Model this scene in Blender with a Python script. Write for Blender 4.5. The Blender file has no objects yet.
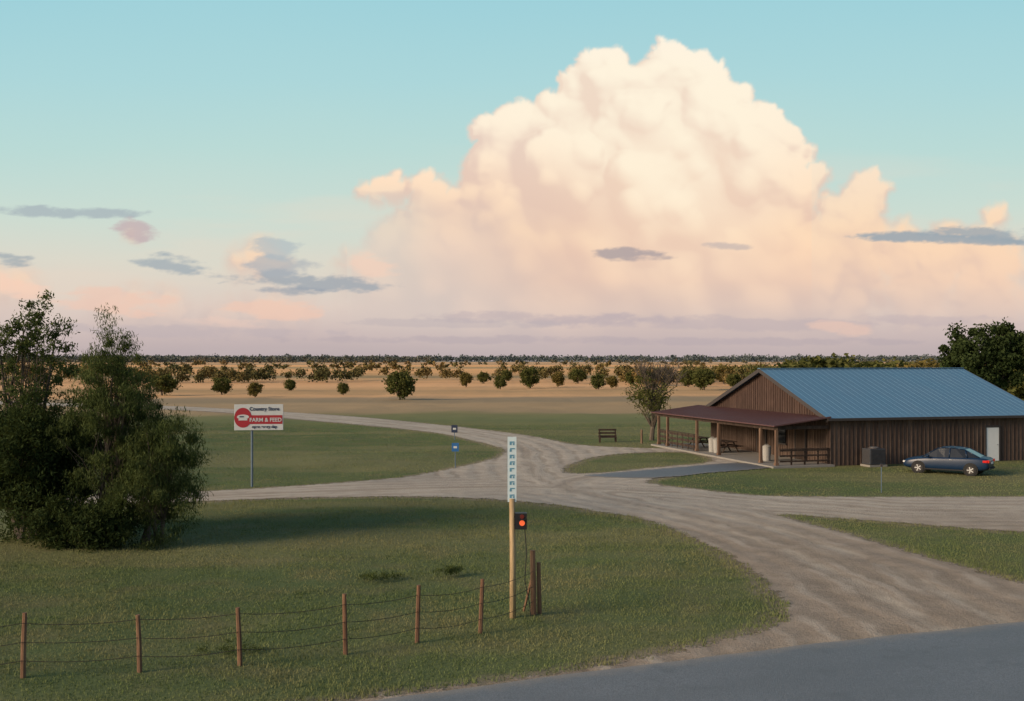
import bpy, math, random
import numpy as np
from mathutils import Vector, Matrix
rng=np.random.default_rng(7); random.seed(7)
D=bpy.data; C=bpy.context; COL=C.scene.collection
C.scene.view_settings.view_transform='Standard'; C.scene.view_settings.look='None'; C.scene.view_settings.exposure=0

# ------------------------------------------------------------ helpers
def lin(r,g,b):
    f=lambda c:(c/12.92 if c<=.04045 else ((c+.055)/1.055)**2.4)
    return (f(r/255),f(g/255),f(b/255))
class NT:
    def __init__(s,name):
        s.m=D.materials.new(name); s.m.use_nodes=True; s.t=s.m.node_tree; s.t.nodes.clear()
        s.out=s.n('ShaderNodeOutputMaterial')
    def n(s,ty,**k):
        nd=s.t.nodes.new(ty)
        for a,b in k.items(): setattr(nd,a,b)
        return nd
    def l(s,a,b): s.t.links.new(a,b)
    def setin(s,sock,v):
        if isinstance(v,bpy.types.NodeSocket): s.l(v,sock)
        elif isinstance(v,tuple) and len(v)==3 and sock.type=='RGBA': sock.default_value=(*v,1)
        else: sock.default_value=v
    def noise(s,scale,detail=3,rough=.55,vec=None,sx=None):
        g=vec if vec is not None else s.pos()
        nd=s.n('ShaderNodeTexNoise'); nd.inputs['Scale'].default_value=scale; nd.inputs['Detail'].default_value=detail; nd.inputs['Roughness'].default_value=rough
        s.l(g,nd.inputs['Vector']); return nd.outputs['Fac']
    def pos(s): return s.n('ShaderNodeNewGeometry').outputs['Position']
    def obj(s): return s.n('ShaderNodeTexCoord').outputs['Object']
    def vscale(s,v,sc):
        m=s.n('ShaderNodeMapping'); m.inputs['Scale'].default_value=sc; s.l(v,m.inputs['Vector']); return m.outputs[0]
    def math(s,op,a,b=None,c=None,clamp=False):
        m=s.n('ShaderNodeMath',operation=op,use_clamp=clamp); s.setin(m.inputs[0],a)
        if b is not None: s.setin(m.inputs[1],b)
        if c is not None: s.setin(m.inputs[2],c)
        return m.outputs[0]
    def rng(s,v,a,b,c=0.,d=1.,smooth=True):
        m=s.n('ShaderNodeMapRange'); m.interpolation_type='SMOOTHSTEP' if smooth else 'LINEAR'
        s.setin(m.inputs[0],v); m.inputs[1].default_value=a; m.inputs[2].default_value=b; m.inputs[3].default_value=c; m.inputs[4].default_value=d
        return m.outputs[0]
    def mix(s,f,a,b,mode='MIX'):
        m=s.n('ShaderNodeMix',data_type='RGBA',blend_type=mode); s.setin(m.inputs[0],f); s.setin(m.inputs[6],a); s.setin(m.inputs[7],b); return m.outputs[2]
    def attr(s,name): return s.n('ShaderNodeAttribute',attribute_name=name)
    def ramp(s,f,stops):
        r=s.n('ShaderNodeValToRGB'); e=r.color_ramp.elements
        while len(e)>1: e.remove(e[0])
        e[0].position=stops[0][0]; e[0].color=(*stops[0][1],1)
        for p,c in stops[1:]:
            q=e.new(p); q.color=(*c,1)
        s.setin(r.inputs[0],f); return r.outputs[0]
    def bsdf(s,col,rough=.8,metal=0.,spec=.3,bump=None,bs=.5,bd=.02,emit=None,es=0):
        p=s.n('ShaderNodeBsdfPrincipled'); s.setin(p.inputs['Base Color'],col); s.setin(p.inputs['Roughness'],rough)
        p.inputs['Metallic'].default_value=metal; p.inputs['Specular IOR Level'].default_value=spec
        if bump is not None:
            b=s.n('ShaderNodeBump'); b.inputs['Strength'].default_value=bs; b.inputs['Distance'].default_value=bd; s.l(bump,b.inputs['Height']); s.l(b.outputs[0],p.inputs['Normal'])
        if emit: p.inputs['Emission Color'].default_value=(*emit,1); p.inputs['Emission Strength'].default_value=es
        return p.outputs[0]
    def fin(s,sh): s.l(sh,s.out.inputs['Surface']); return s.m
def simple(name,col,rough=.7,metal=0.,spec=.3,var=.25,scale=6.,emit=None,es=0):
    t=NT(name); n=t.noise(scale,4,vec=t.obj())
    c=t.mix(n,tuple(x*(1-var) for x in col),tuple(x*(1+var) for x in col))
    return t.fin(t.bsdf(c,rough,metal,spec,emit=emit,es=es))

class MB:
    def __init__(s): s.v=[];s.f=[];s.m=[]
    def add(s,vs,fs,m=0):
        o=len(s.v); s.v+=[tuple(v) for v in vs]; s.f+=[tuple(o+i for i in f) for f in fs]; s.m+=[m]*len(fs)
    def box(s,c,d,m=0,rot=None):
        c=Vector(c); vs=[]
        for i in range(8):
            p=Vector((d[0]/2*(1 if i&1 else -1),d[1]/2*(1 if i&2 else -1),d[2]/2*(1 if i&4 else -1)))
            if rot is not None: p=rot@p
            vs.append(c+p)
        s.add(vs,[(0,2,3,1),(4,5,7,6),(0,1,5,4),(2,6,7,3),(0,4,6,2),(1,3,7,5)],m)
    def tube(s,pts,rs,n=6,m=0,cap=True):
        pts=[Vector(p) for p in pts]; vs=[];fs=[]
        for i,p in enumerate(pts):
            d=(pts[min(i+1,len(pts)-1)]-pts[max(i-1,0)]).normalized()
            a=d.cross(Vector((0,0,1))) if abs(d.z)<.9 else d.cross(Vector((1,0,0)))
            a.normalize(); b=d.cross(a)
            for k in range(n):
                t=2*math.pi*k/n; vs.append(p+(a*math.cos(t)+b*math.sin(t))*rs[i])
        for i in range(len(pts)-1):
            for k in range(n):
                k2=(k+1)%n; fs.append((i*n+k,i*n+k2,(i+1)*n+k2,(i+1)*n+k))
        if cap: fs.append(tuple(range(n-1,-1,-1))); fs.append(tuple((len(pts)-1)*n+k for k in range(n)))
        s.add(vs,fs,m)
    def build(s,name,mats,parent=None,smooth=False,loc=None,rotz=0,bevel=0,sub=0):
        me=D.meshes.new(name); me.from_pydata(s.v,[],s.f); 
        for m in mats: me.materials.append(m)
        me.polygons.foreach_set('material_index',s.m)
        if smooth: me.polygons.foreach_set('use_smooth',[True]*len(s.f))
        me.update(); o=D.objects.new(name,me); COL.objects.link(o)
        if parent: o.parent=parent
        if loc: o.location=loc
        o.rotation_euler[2]=rotz
        if bevel: 
            b=o.modifiers.new('b','BEVEL'); b.width=bevel; b.segments=2; b.limit_method='ANGLE'
        if sub:
            b=o.modifiers.new('s','SUBSURF'); b.levels=sub; b.render_levels=sub
        return o
def empty(name,loc=(0,0,0),rotz=0):
    e=D.objects.new(name,None); COL.objects.link(e); e.location=loc; e.rotation_euler[2]=rotz; return e
def npmesh(name,V,F,mats,attrs=None,smooth=True,cols=None):
    me=D.meshes.new(name); n=len(V); m,k=F.shape
    me.vertices.add(n); me.vertices.foreach_set('co',V.astype(np.float32).ravel())
    me.loops.add(m*k); me.loops.foreach_set('vertex_index',F.astype(np.int32).ravel())
    me.polygons.add(m); me.polygons.foreach_set('loop_start',np.arange(0,m*k,k,dtype=np.int32))
    me.polygons.foreach_set('loop_total',np.full(m,k,dtype=np.int32))
    me.polygons.foreach_set('use_smooth',np.full(m,smooth))
    for a,val in (attrs or {}).items():
        at=me.attributes.new(a,'FLOAT','POINT'); at.data.foreach_set('value',val.astype(np.float32).ravel())
    if cols is not None:
        at=me.attributes.new('col','FLOAT_COLOR','POINT'); at.data.foreach_set('color',cols.astype(np.float32).ravel())
    for mt in mats: me.materials.append(mt)
    me.update(calc_edges=True); me.validate()
    o=D.objects.new(name,me); COL.objects.link(o); return o
def gridfaces(nr,nc):
    i=np.arange(nr*nc).reshape(nr,nc)
    return np.stack([i[:-1,:-1],i[:-1,1:],i[1:,1:],i[1:,:-1]],-1).reshape(-1,4)
def hsh(ix,iy,seed):
    n=(ix*374761393+iy*668265263+seed*1442695041)&0xffffffff
    n=((n^(n>>13))*1274126177)&0xffffffff
    return ((n^(n>>16))&0xffff)/65535.
def vn(x,y,seed=0):
    ix=np.floor(x).astype(np.int64); iy=np.floor(y).astype(np.int64); fx=x-ix; fy=y-iy
    fx=fx*fx*fx*(fx*(fx*6-15)+10); fy=fy*fy*fy*(fy*(fy*6-15)+10)
    a=hsh(ix,iy,seed);b=hsh(ix+1,iy,seed);c=hsh(ix,iy+1,seed);d=hsh(ix+1,iy+1,seed)
    return (a*(1-fx)+b*fx)*(1-fy)+(c*(1-fx)+d*fx)*fy
def fbm(x,y,o=5,seed=0,g=.5):
    s=0;a=1;t=0
    for i in range(o): 
        s=s+a*vn(x*2**i+i*17.3,y*2**i-i*9.1,seed+i); t+=a; a*=g
    return s/t
def sst(a,b,x):
    t=np.clip((x-a)/(b-a),0,1); return t*t*(3-2*t)

# ------------------------------------------------------------ plan of the site (metres)
def catmull(P,closed=True,step=4):
    P=np.array(P,float); n=len(P); out=[]
    R=range(n) if closed else range(n-1)
    for i in R:
        p0,p1,p2,p3=(P[(i-1)%n],P[i],P[(i+1)%n],P[(i+2)%n]) if closed else (P[max(i-1,0)],P[i],P[i+1],P[min(i+2,n-1)])
        for k in range(step):
            t=k/step; out.append(.5*((2*p1)+(-p0+p2)*t+(2*p0-5*p1+4*p2-p3)*t*t+(-p0+3*p1-3*p2+p3)*t**3))
    return np.array(out)
P1=catmull([(-90,176),(-60,159),(-43.9,150),(-21.2,128),(-8.2,110),(-1.07,97.8),(2.3,90.3),(4.8,83),(8.8,80),(13,78.5),(14,70),(13.5,64.9),(10.8,63.1),(8.7,60.7),(7.2,58.2),(7.35,56.5),(9.25,54.2),(11.2,52),(13.5,51.4),(18,51.2),(23.9,51.4),(40,52.5),(62,54),(62,44),(40,41),(26,39.8),(18.9,40.9),(15.8,42.8),(13.5,44.2),(11.6,45.4),(10.9,45.4),(11.2,44.3),(12.2,40.9),(13.1,37.2),(13.9,34.2),(14.6,31.5),(16.2,30.2),(20,30.9),(40,38.7),(40,35),(10,23),(0,19),(-10,15),(-40,3),(-40,6.2),(-12,17.0),(-7,18.9),(-2.6,20.75),(-.24,21.75),(1.8,22.9),(4.2,24.6),(5.7,25.8),(6.6,26.9),(7.1,28.4),(7.25,30.6),(7.2,34.9),(6.6,38.7),(5.5,43.5),(3.7,46.3),(2.1,48.2),(-.55,50.3),(-4.3,51.4),(-9.8,51),(-14.5,49.6),(-22,47.8),(-60,41),(-60,45),(-23.4,50.9),(-19.4,52.2),(-15.5,53.2),(-10.8,55.9),(-6.1,59.7),(-3.6,64.6),(-1.4,70.4),(-.5,75.7),(-.87,80),(-3.4,88),(-8.3,99.2),(-22.8,118.3),(-39.2,138),(-60,151),(-90,168)])
ISL=catmull([(3.5,61.8),(2.95,64),(3.9,68.3),(5.8,73),(8.8,75.9),(12.2,76),(13,72),(12.2,68.4),(8.5,65.3),(5.5,62.6)])
PAD=catmull([(4.1,60.6),(5.2,61.9),(8.8,64.6),(12.6,67.6),(14.5,68),(16,66),(14.5,64.4),(11.2,62.2),(9.3,60.4),(6.5,59.4)])
def sdf(P,poly):
    x=P[:,0];y=P[:,1]; dm=np.full(len(P),1e9); ins=np.zeros(len(P),bool); n=len(poly)
    for i in range(n):
        a=poly[i];b=poly[(i+1)%n]; ex,ey=b-a; L=ex*ex+ey*ey+1e-12
        t=np.clip(((x-a[0])*ex+(y-a[1])*ey)/L,0,1)
        d=(x-a[0]-t*ex)**2+(y-a[1]-t*ey)**2; dm=np.minimum(dm,d)
        c=((a[1]>y)!=(b[1]>y)); 
        if abs(ey)>1e-9: ins^= c&(x<(y-a[1])*ex/ey+a[0])
    d=np.sqrt(dm); return np.where(ins,-d,d)
def polydist(P,line):
    x=P[:,0];y=P[:,1]; dm=np.full(len(P),1e9)
    for a,b in zip(line[:-1],line[1:]):
        ex,ey=b-a; L=ex*ex+ey*ey+1e-12
        t=np.clip(((x-a[0])*ex+(y-a[1])*ey)/L,0,1); dm=np.minimum(dm,(x-a[0]-t*ex)**2+(y-a[1]-t*ey)**2)
    return np.sqrt(dm)
def droad(P): return np.maximum(sdf(P,P1),-sdf(P,ISL))
AE=np.array([(-80,-10.4),(-40,5.6),(-12,16.8),(-2.5,20.6),(.96,22.2),(4.07,23.6),(7.7,25.1),(12.4,26.8),(40,37.8),(90,57.8)])
def asph_edge(x): return np.interp(x,AE[:,0],AE[:,1])
def height(P,dr):
    x=P[:,0];y=P[:,1]
    z=.35*(fbm(x/9+50,y/9+50,2,3)-.5)+.12*(fbm(x/2.5+50,y/2.5+90,2,5)-.5)
    inside=(x>12)&(x<38)&(y>60)&(y<90)
    return z*sst(.5,5,dr)*np.where(inside,0,1)

# ------------------------------------------------------------ materials: land
def ground_mat():
    t=NT('field_and_grass'); pos=t.pos(); sep=t.n('ShaderNodeSeparateXYZ'); t.l(pos,sep.inputs[0])
    big=t.noise(.07,3); mid=t.noise(.5,4); fine=t.noise(9,4,.7); stretch=t.noise(.06,4,vec=t.vscale(pos,(.35,1.6,1)))
    g=t.mix(t.rng(big,.35,.65),(.092,.130,.046),(.132,.158,.058))
    g=t.mix(t.rng(mid,.4,.75),g,(.155,.15,.066)); 
    g=t.mix(t.rng(stretch,.45,.60,0,.75),g,(.215,.20,.092))
    g=t.mix(t.rng(fine,.3,.8,.0,.6),t.mix(.3,g,(.04,.05,.02)),t.mix(.3,g,(.19,.19,.09)))
    yy=t.math('ADD',sep.outputs[1],t.math('MULTIPLY',t.math('SUBTRACT',t.noise(.02,3),.5),40.)); yy=t.math('ADD',yy,t.math('MULTIPLY',sep.outputs[0],-.06))
    yy=t.math('MAXIMUM',yy,1.); lg=t.math('LOGARITHM',yy,10.); p=t.math('MULTIPLY',t.math('SUBTRACT',lg,2.),.5)
    f=t.ramp(p,[(0,(.15,.175,.068)),(.055,(.18,.185,.078)),(.066,(.32,.235,.13)),(.10,(.42,.29,.16)),(.115,(.29,.22,.13)),(.135,(.32,.235,.14)),(.15,(.66,.38,.18)),(.18,(.46,.29,.14)),(.21,(.74,.42,.20)),(.25,(.68,.37,.17)),(.29,(.60,.36,.17)),(.31,(.26,.20,.10)),(.36,(.70,.38,.16)),(.44,(.84,.44,.18)),(.48,(.34,.26,.13)),(.53,(.88,.45,.18)),(.58,(.82,.44,.19)),(.62,(.28,.23,.15)),(.68,(.82,.44,.20)),(.8,(.28,.24,.19)),(1,(.22,.21,.21))])
    streak=t.noise(.02,5,vec=t.vscale(pos,(.25,1.5,1)))
    f=t.mix(t.rng(streak,.42,.7,0,.5),f,t.mix(.5,f,(.2,.15,.07)))
    c=t.mix(t.rng(sep.outputs[1],100,128),g,f)
    d=t.attr('dr').outputs['Fac']; dn=t.math('SUBTRACT',d,t.math('MULTIPLY',t.noise(1.3,4,.7),1.3))
    c=t.mix(t.rng(dn,-.5,.15,.8,0.),c,t.mix(fine,(.18,.14,.095),(.32,.255,.185)))
    return t.fin(t.bsdf(c,.95,spec=.1,bump=t.math('ADD',fine,mid),bs=.6,bd=.06))
def gravel_mat(name,cA,cB,cover=True):
    t=NT(name); fine=t.noise(14,4,.75); mid=t.noise(1.1,5,.65); big=t.noise(.12,3)
    c=t.mix(t.rng(mid,.3,.7),cA,cB); c=t.mix(t.rng(big,.4,.65,0,.4),c,tuple(x*.75 for x in cA))
    fr=t.attr('fr').outputs['Fac']; c=t.mix(t.math('MULTIPLY',fr,.85),c,t.mix(t.rng(mid,.3,.7),(.215,.16,.11),(.31,.24,.175)))
    tr=t.attr('tr').outputs['Fac']; w=t.math('ADD',tr,t.math('MULTIPLY',t.math('SUBTRACT',t.noise(.35,3),.5),.7)); brk=t.rng(t.noise(.25,3),.35,.6)
    a=t.math('ABSOLUTE',t.math('SUBTRACT',w,.95)); wheel=t.math('MULTIPLY',t.rng(a,.05,.45,1.,0.),brk)
    c=t.mix(t.math('MULTIPLY',wheel,.6),c,(.50,.43,.34))
    cen=t.rng(w,.1,.6,1.,0.); c=t.mix(t.math('MULTIPLY',cen,.45),c,(.22,.17,.12))
    rut=t.math('SINE',t.math('ADD',t.math('MULTIPLY',w,5.5),t.math('MULTIPLY',t.noise(.4,3),5.)))
    rd=t.math('MULTIPLY',t.rng(rut,.2,1.,0,1),t.rng(t.noise(.22,3),.4,.62)); c=t.mix(t.math('MULTIPLY',rd,.5),c,(.19,.145,.10))
    rl=t.math('MULTIPLY',t.rng(rut,-.4,-1.,0,1),t.rng(t.noise(.3,3,vec=t.vscale(t.pos(),(1.2,.8,1))),.42,.62)); c=t.mix(t.math('MULTIPLY',rl,.5),c,(.47,.40,.32))
    c=t.mix(t.rng(fine,.3,.75,.0,.35),c,t.mix(.5,c,(.62,.55,.46))); c=t.mix(t.rng(fine,.6,.75,0,.45),c,t.mix(.5,c,(.1,.08,.06)))
    sh=t.bsdf(c,.9,spec=.2,bump=t.math('ADD',fine,t.math('ADD',t.math('MULTIPLY',mid,1.5),t.math('MULTIPLY',rut,-.3))),bs=.7,bd=.07)
    if cover:
        d=t.attr('d').outputs['Fac']; e=t.math('ADD',d,t.math('MULTIPLY',t.math('SUBTRACT',t.noise(1.6,5,.75),.5),1.6)); e=t.math('ADD',e,t.math('MULTIPLY',t.math('SUBTRACT',t.noise(12,3,.8),.5),.6))
        mx=t.n('ShaderNodeMixShader'); t.l(t.rng(e,-.12,.12),mx.inputs[0]); t.l(sh,mx.inputs[1]); t.l(t.n('ShaderNodeBsdfTransparent').outputs[0],mx.inputs[2]); sh=mx.outputs[0]
    return t.fin(sh)
def asphalt_mat(name,cA,cB):
    t=NT(name); fine=t.noise(30,3,.8); mid=t.noise(.5,4,vec=t.vscale(t.pos(),(.5,1.3,1))); 
    c=t.mix(t.rng(mid,.3,.7),cA,cB); c=t.mix(t.rng(fine,.35,.7),tuple(x*.7 for x in cA),c)
    c=t.mix(t.rng(t.noise(60,2,.8),.56,.72,0,.6),c,(.34,.34,.34))
    c=t.mix(t.rng(t.noise(.9,5,.7),.54,.66,0,.45),c,tuple(x*.6 for x in cA))
    d=t.attr('d').outputs['Fac']; e=t.math('ADD',d,t.math('MULTIPLY',t.noise(2.5,4,.7),1.1)); c=t.mix(t.rng(e,.2,1.2,.8,0.),c,(.27,.22,.165))
    wt=t.math('ABSOLUTE',t.math('SUBTRACT',d,2.)); c=t.mix(t.rng(wt,.0,.6,.35,0.),c,tuple(x*.75 for x in cA))
    return t.fin(t.bsdf(c,.6,spec=.5,bump=fine,bs=.6,bd=.03))

M_ground=ground_mat()
def geo(a,b,n): return np.geomspace(a,b,n)
xs=np.concatenate([-geo(7500,46,40),np.arange(-45,45.1,.5),geo(46,7500,40)])
ys=np.concatenate([-geo(3000,20,14),np.arange(-15,14,3.),np.arange(14,92,.5),np.arange(92,162,1.),geo(163,7000,60)])
X,Y=np.meshgrid(xs,ys); P=np.stack([X.ravel(),Y.ravel()],1); dr=droad(P); Z=height(P,dr)
npmesh('ground',np.column_stack([P,Z]),gridfaces(len(ys),len(xs)),[M_ground],{'dr':dr})
xs=np.arange(-90,62,.4); ys=np.arange(6,178,.4); X,Y=np.meshgrid(xs,ys); P=np.stack([X.ravel(),Y.ravel()],1)
d=droad(P); 
T1=catmull([(11.2,25),(10.9,30),(10.4,35),(9.2,40),(7,46),(3.4,53),(1.4,60),(1,70),(.7,80),(-2,91),(-10,106),(-24,124),(-45,145),(-90,172)],False)
T2=catmull([(-60,43),(-22,49.5),(-10,53.3),(0,55.5),(8,53),(14,48.6),(22,46.5),(60,48)],False)
T3=catmull([(3,53),(3,58),(5.5,61),(9,62)],False)
tr=np.minimum(np.minimum(polydist(P,T1),polydist(P,T2)),polydist(P,T3))
fr=sst(49,37,P[:,1]-.35*np.minimum(P[:,0]-6,0))*1.0
F=gridfaces(len(ys),len(xs)); keep=(d[F].min(1)<1.2); F=F[keep]; u,inv=np.unique(F,return_inverse=True); F=inv.reshape(-1,4)
zz=height(P,d)+.02
M_gravel=gravel_mat('gravel',(.36,.30,.235),(.46,.395,.315))
npmesh('gravel_road',np.column_stack([P,zz])[u],F,[M_gravel],{'d':d[u],'tr':tr[u],'fr':fr[u]})
xs=np.linspace(-80,90,341); wv=np.array([0,.35,1,2,3.5,5,7,9.]); X,W=np.meshgrid(xs,wv); edge=asph_edge(xs)[None,:]+.22*(fbm(xs/1.3+90,xs*0+3,4,9)-.5)[None,:]
Yg=edge-W*1.08; Zg=np.full_like(X,.05); Zg[0,:]=.024
npmesh('asphalt_road',np.stack([X.ravel(),Yg.ravel(),Zg.ravel()],1),gridfaces(len(wv),len(xs))[:,::-1],[asphalt_mat('worn_asphalt',(.145,.155,.165),(.19,.20,.215))],{'d':np.broadcast_to(W,X.shape).ravel()})
xs=np.arange(3,17,.25); ys=np.arange(58,69,.25); X,Y=np.meshgrid(xs,ys); P=np.stack([X.ravel(),Y.ravel()],1); d=sdf(P,PAD)
F=gridfaces(len(ys),len(xs)); F=F[d[F].max(1)<.15]; u,inv=np.unique(F,return_inverse=True)
npmesh('paved_path',np.column_stack([P,np.full(len(P),.034)])[u],inv.reshape(-1,4),[asphalt_mat('path_asphalt',(.13,.135,.14),(.17,.17,.175))],{'d':-d[u]})

# ------------------------------------------------------------ grass blades
def grass(n,x0,x1,y0,y1,hmin,hmax,w,pw=1.):
    yy=y0+(y1-y0)*rng.random(n)**pw; P=np.stack([x0+(x1-x0)*rng.random(n),yy],1)
    P=P[np.abs(P[:,0])<P[:,1]*.5+2]
    bx=P[:,0]-19.2; by=P[:,1]-66.4; c,s=math.cos(math.radians(16)),math.sin(math.radians(16)); lx=bx*c+by*s; ly=-bx*s+by*c
    P=P[~((lx>-4.3)&(lx<15.6)&(ly>-.7)&(ly<18))]
    dr=np.minimum(droad(P),sdf(P,PAD)); ae=P[:,1]-asph_edge(P[:,0]); 
    dens=fbm(P[:,0]/1.5+40,P[:,1]/1.5+40,3,21)
    k=(dr>-.15+.5*(fbm(P[:,0]/.6+9,P[:,1]/.6+9,2,4)-.3))&(ae>.25)&(rng.random(len(P))<.35+1.1*dens); P=P[k];dr=dr[k];dens=dens[k]; n=len(P)
    z=height(P,droad(P)); h=(hmin+(hmax-hmin)*rng.random(n)**2)*(.6+.9*dens)*(1+.5*(dr<.6)); th=rng.random(n)*2*np.pi; ww=w*(.6+.8*rng.random(n))
    dx=np.cos(th)*ww; dy=np.sin(th)*ww; lean=(rng.random((n,2))-.5)*h[:,None]*1.2
    V=np.empty((n,3,3)); V[:,0]=np.column_stack([P[:,0]-dx,P[:,1]-dy,z-.01]); V[:,1]=np.column_stack([P[:,0]+dx,P[:,1]+dy,z-.01]); V[:,2]=np.column_stack([P+lean,z+h])
    r=np.repeat(rng.random(n),3)
    return V.reshape(-1,3),r
def leafmat(name,a,b,dry=None,trans=.3):
    t=NT(name); r=t.attr('tint').outputs['Fac']; c=t.mix(r,a,b)
    if dry:
        c=t.mix(t.rng(t.noise(.25,3),.42,.68,0,.8),c,dry); c=t.mix(t.rng(t.noise(.06,4,vec=t.vscale(t.pos(),(.35,1.6,1))),.46,.60,0,.6),c,dry)
        c=t.mix(t.rng(t.noise(.8,3),.5,.7,0,.35),c,tuple(x*.6 for x in a))
    di=t.n('ShaderNodeBsdfDiffuse'); t.setin(di.inputs[0],c); tl=t.n('ShaderNodeBsdfTranslucent'); t.setin(tl.inputs[0],t.mix(.3,c,(.12,.14,.02)))
    mx=t.n('ShaderNodeMixShader'); mx.inputs[0].default_value=trans; t.l(di.outputs[0],mx.inputs[1]); t.l(tl.outputs[0],mx.inputs[2])
    return t.fin(mx.outputs[0])
M_grass=leafmat('grass_blade',(.115,.155,.055),(.185,.215,.088),(.24,.222,.108),.25)
Va,ra=grass(370000,-18,22,17,50,.03,.08,.012,1.2); Vb,rb=grass(230000,-42,42,50,112,.02,.065,.022,1.15)
Vg=np.vstack([Va,Vb]); npmesh('grass',Vg,np.arange(len(Vg)).reshape(-1,3),[M_grass],{'tint':np.concatenate([ra,.3+.4*rb])},smooth=False)

# ------------------------------------------------------------ trees
M_bark=simple('bark',(.10,.08,.062),.9,var=.4,scale=5)
def leaves(cent,rad,n,size,aspect=.5,droop=0.,rg=rng):
    m=len(cent); N=m*n; c=np.repeat(cent,n,0); r=np.repeat(rad,n)
    p=rg.normal(size=(N,3)); p/=np.linalg.norm(p,axis=1)[:,None]; q=rg.random(N)**.6; q=q*(1+.35*(rg.random(N)<.15)); off=p*(q*r)[:,None]; off[:,2]*=.85
    pos=c+off; 
    a=rg.normal(size=(N,3)); a[:,2]-=droop*2; a/=np.linalg.norm(a,axis=1)[:,None]; b=np.cross(a,rg.normal(size=(N,3))); b/=np.linalg.norm(b,axis=1)[:,None]
    s=size*(.6+.8*rg.random(N))[:,None]; V=np.stack([pos-a*s,pos-b*s*aspect,pos+a*s,pos+b*s*aspect],1)
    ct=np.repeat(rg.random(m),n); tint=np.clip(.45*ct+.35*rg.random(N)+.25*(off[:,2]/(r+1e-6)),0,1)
    return V.reshape(-1,3),np.repeat(tint,4)
def tree_mesh(name,seed,H,crown,nc,nl,lsize,mat,rc=.28,tr=.18,droop=0.,aspect=.5,shell=.5,limbs=True,trunks=1,bare=0,pear=0.):
    rg=np.random.default_rng(seed); z0,z1,rx,ry=crown; cz=(z0+z1)/2; rz=(z1-z0)/2
    p=rg.normal(size=(nc,3)); p/=np.linalg.norm(p,axis=1)[:,None]; q=(shell+(1-shell)*rg.random(nc))**.6*(.8+.35*rg.random(nc))
    p=p*q[:,None]; p[:,0:2]*=(1-pear*p[:,2:3])
    cent=p*np.array([rx,ry,rz])*(1-rc*.5)+np.array([0,0,cz]); rad=(rc*min(rx,rz))*(.5+.9*rg.random(nc))
    mb=MB()
    for k in range(trunks):
        b=Vector((rg.normal()*.25*(trunks>1),rg.normal()*.2*(trunks>1),-.05)); top=Vector((rg.normal()*rx*.25,rg.normal()*ry*.2,z0+(z1-z0)*.75)); pts=[b.lerp(top,s/5)+Vector((rg.normal()*.06*H/6,rg.normal()*.06*H/6,0))*(0<s<5) for s in range(6)]
        mb.tube(pts,[tr*(1.25-.2*s) if s<5 else tr*.15 for s in range(6)],7)
        if limbs:
            for i in range(k,nc,trunks):
                if i%2 and nc>60: continue
                e=Vector(cent[i]); s=min(4,max(1,int(5*(e.z*.55)/max(top.z,.1)))); st=pts[s]; m1=st.lerp(e,.5)+Vector((rg.normal()*.1,rg.normal()*.1,.12*(e-st).length))
                r=tr*(.16+.22*rg.random()); mb.tube([st,m1,e],[r,r*.6,r*.15],4)
    for i in range(bare):
        st=Vector((0,0,z0+(z1-z0)*.3)); a=rg.uniform(-.6,1.15); e=Vector((rx*a,rg.normal()*ry*.5,z1+rg.uniform(-.35,.12)*rz)); m1=st.lerp(e,.55)+Vector((rg.normal()*.2,0,.2)); mb.tube([st,m1,e],[tr*.3,tr*.13,.014],4)
        for j in range(9):
            s0=m1.lerp(e,rg.random()); mb.tube([s0,s0+Vector((rg.normal()*.45,rg.normal()*.4,.5+.4*rg.random()))],[.022,.007],3)
    V,tn=leaves(cent,rad,nl,lsize,aspect,droop,rg)
    bv=np.array(mb.v); nb=len(bv); me=D.meshes.new(name)
    faces=[f for f in mb.f]+[tuple(x) for x in (np.arange(len(V)).reshape(-1,4)+nb).tolist()]
    me.from_pydata(np.vstack([bv,V]).tolist(),[],faces)
    mi=np.zeros(len(faces),int); mi[len(mb.f):]=1; me.materials.append(M_bark); me.materials.append(mat); me.polygons.foreach_set('material_index',mi)
    at=me.attributes.new('tint','FLOAT','POINT'); at.data.foreach_set('value',np.concatenate([np.zeros(nb),tn]).astype(np.float32)); me.update(); return me
def place(name,me,x,y,s=1,rz=0,z=0,sxy=1):
    o=D.objects.new(name,me); COL.objects.link(o); o.location=(x,y,z); o.scale=(s*sxy,s*sxy,s); o.rotation_euler[2]=rz; return o
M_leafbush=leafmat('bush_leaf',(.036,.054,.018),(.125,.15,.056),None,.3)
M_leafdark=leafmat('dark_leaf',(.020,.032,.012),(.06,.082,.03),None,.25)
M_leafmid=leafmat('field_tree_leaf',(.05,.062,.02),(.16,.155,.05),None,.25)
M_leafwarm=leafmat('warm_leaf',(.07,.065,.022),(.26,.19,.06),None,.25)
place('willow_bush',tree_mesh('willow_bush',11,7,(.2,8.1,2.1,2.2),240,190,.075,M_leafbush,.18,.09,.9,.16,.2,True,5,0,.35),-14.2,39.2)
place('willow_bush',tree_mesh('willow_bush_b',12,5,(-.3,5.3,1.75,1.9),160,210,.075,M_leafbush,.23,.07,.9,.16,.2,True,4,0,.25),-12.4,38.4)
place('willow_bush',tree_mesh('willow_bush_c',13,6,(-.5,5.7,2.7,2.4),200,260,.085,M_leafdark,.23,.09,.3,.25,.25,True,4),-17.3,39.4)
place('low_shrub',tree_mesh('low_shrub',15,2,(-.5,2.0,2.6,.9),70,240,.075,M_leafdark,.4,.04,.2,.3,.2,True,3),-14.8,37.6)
place('slender_tree',tree_mesh('slender_tree',14,9,(3.6,9.0,2.2,1.9),130,65,.075,M_leafbush,.16,.10,.2,.35,.15,True,3,0),-18.0,41)
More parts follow.
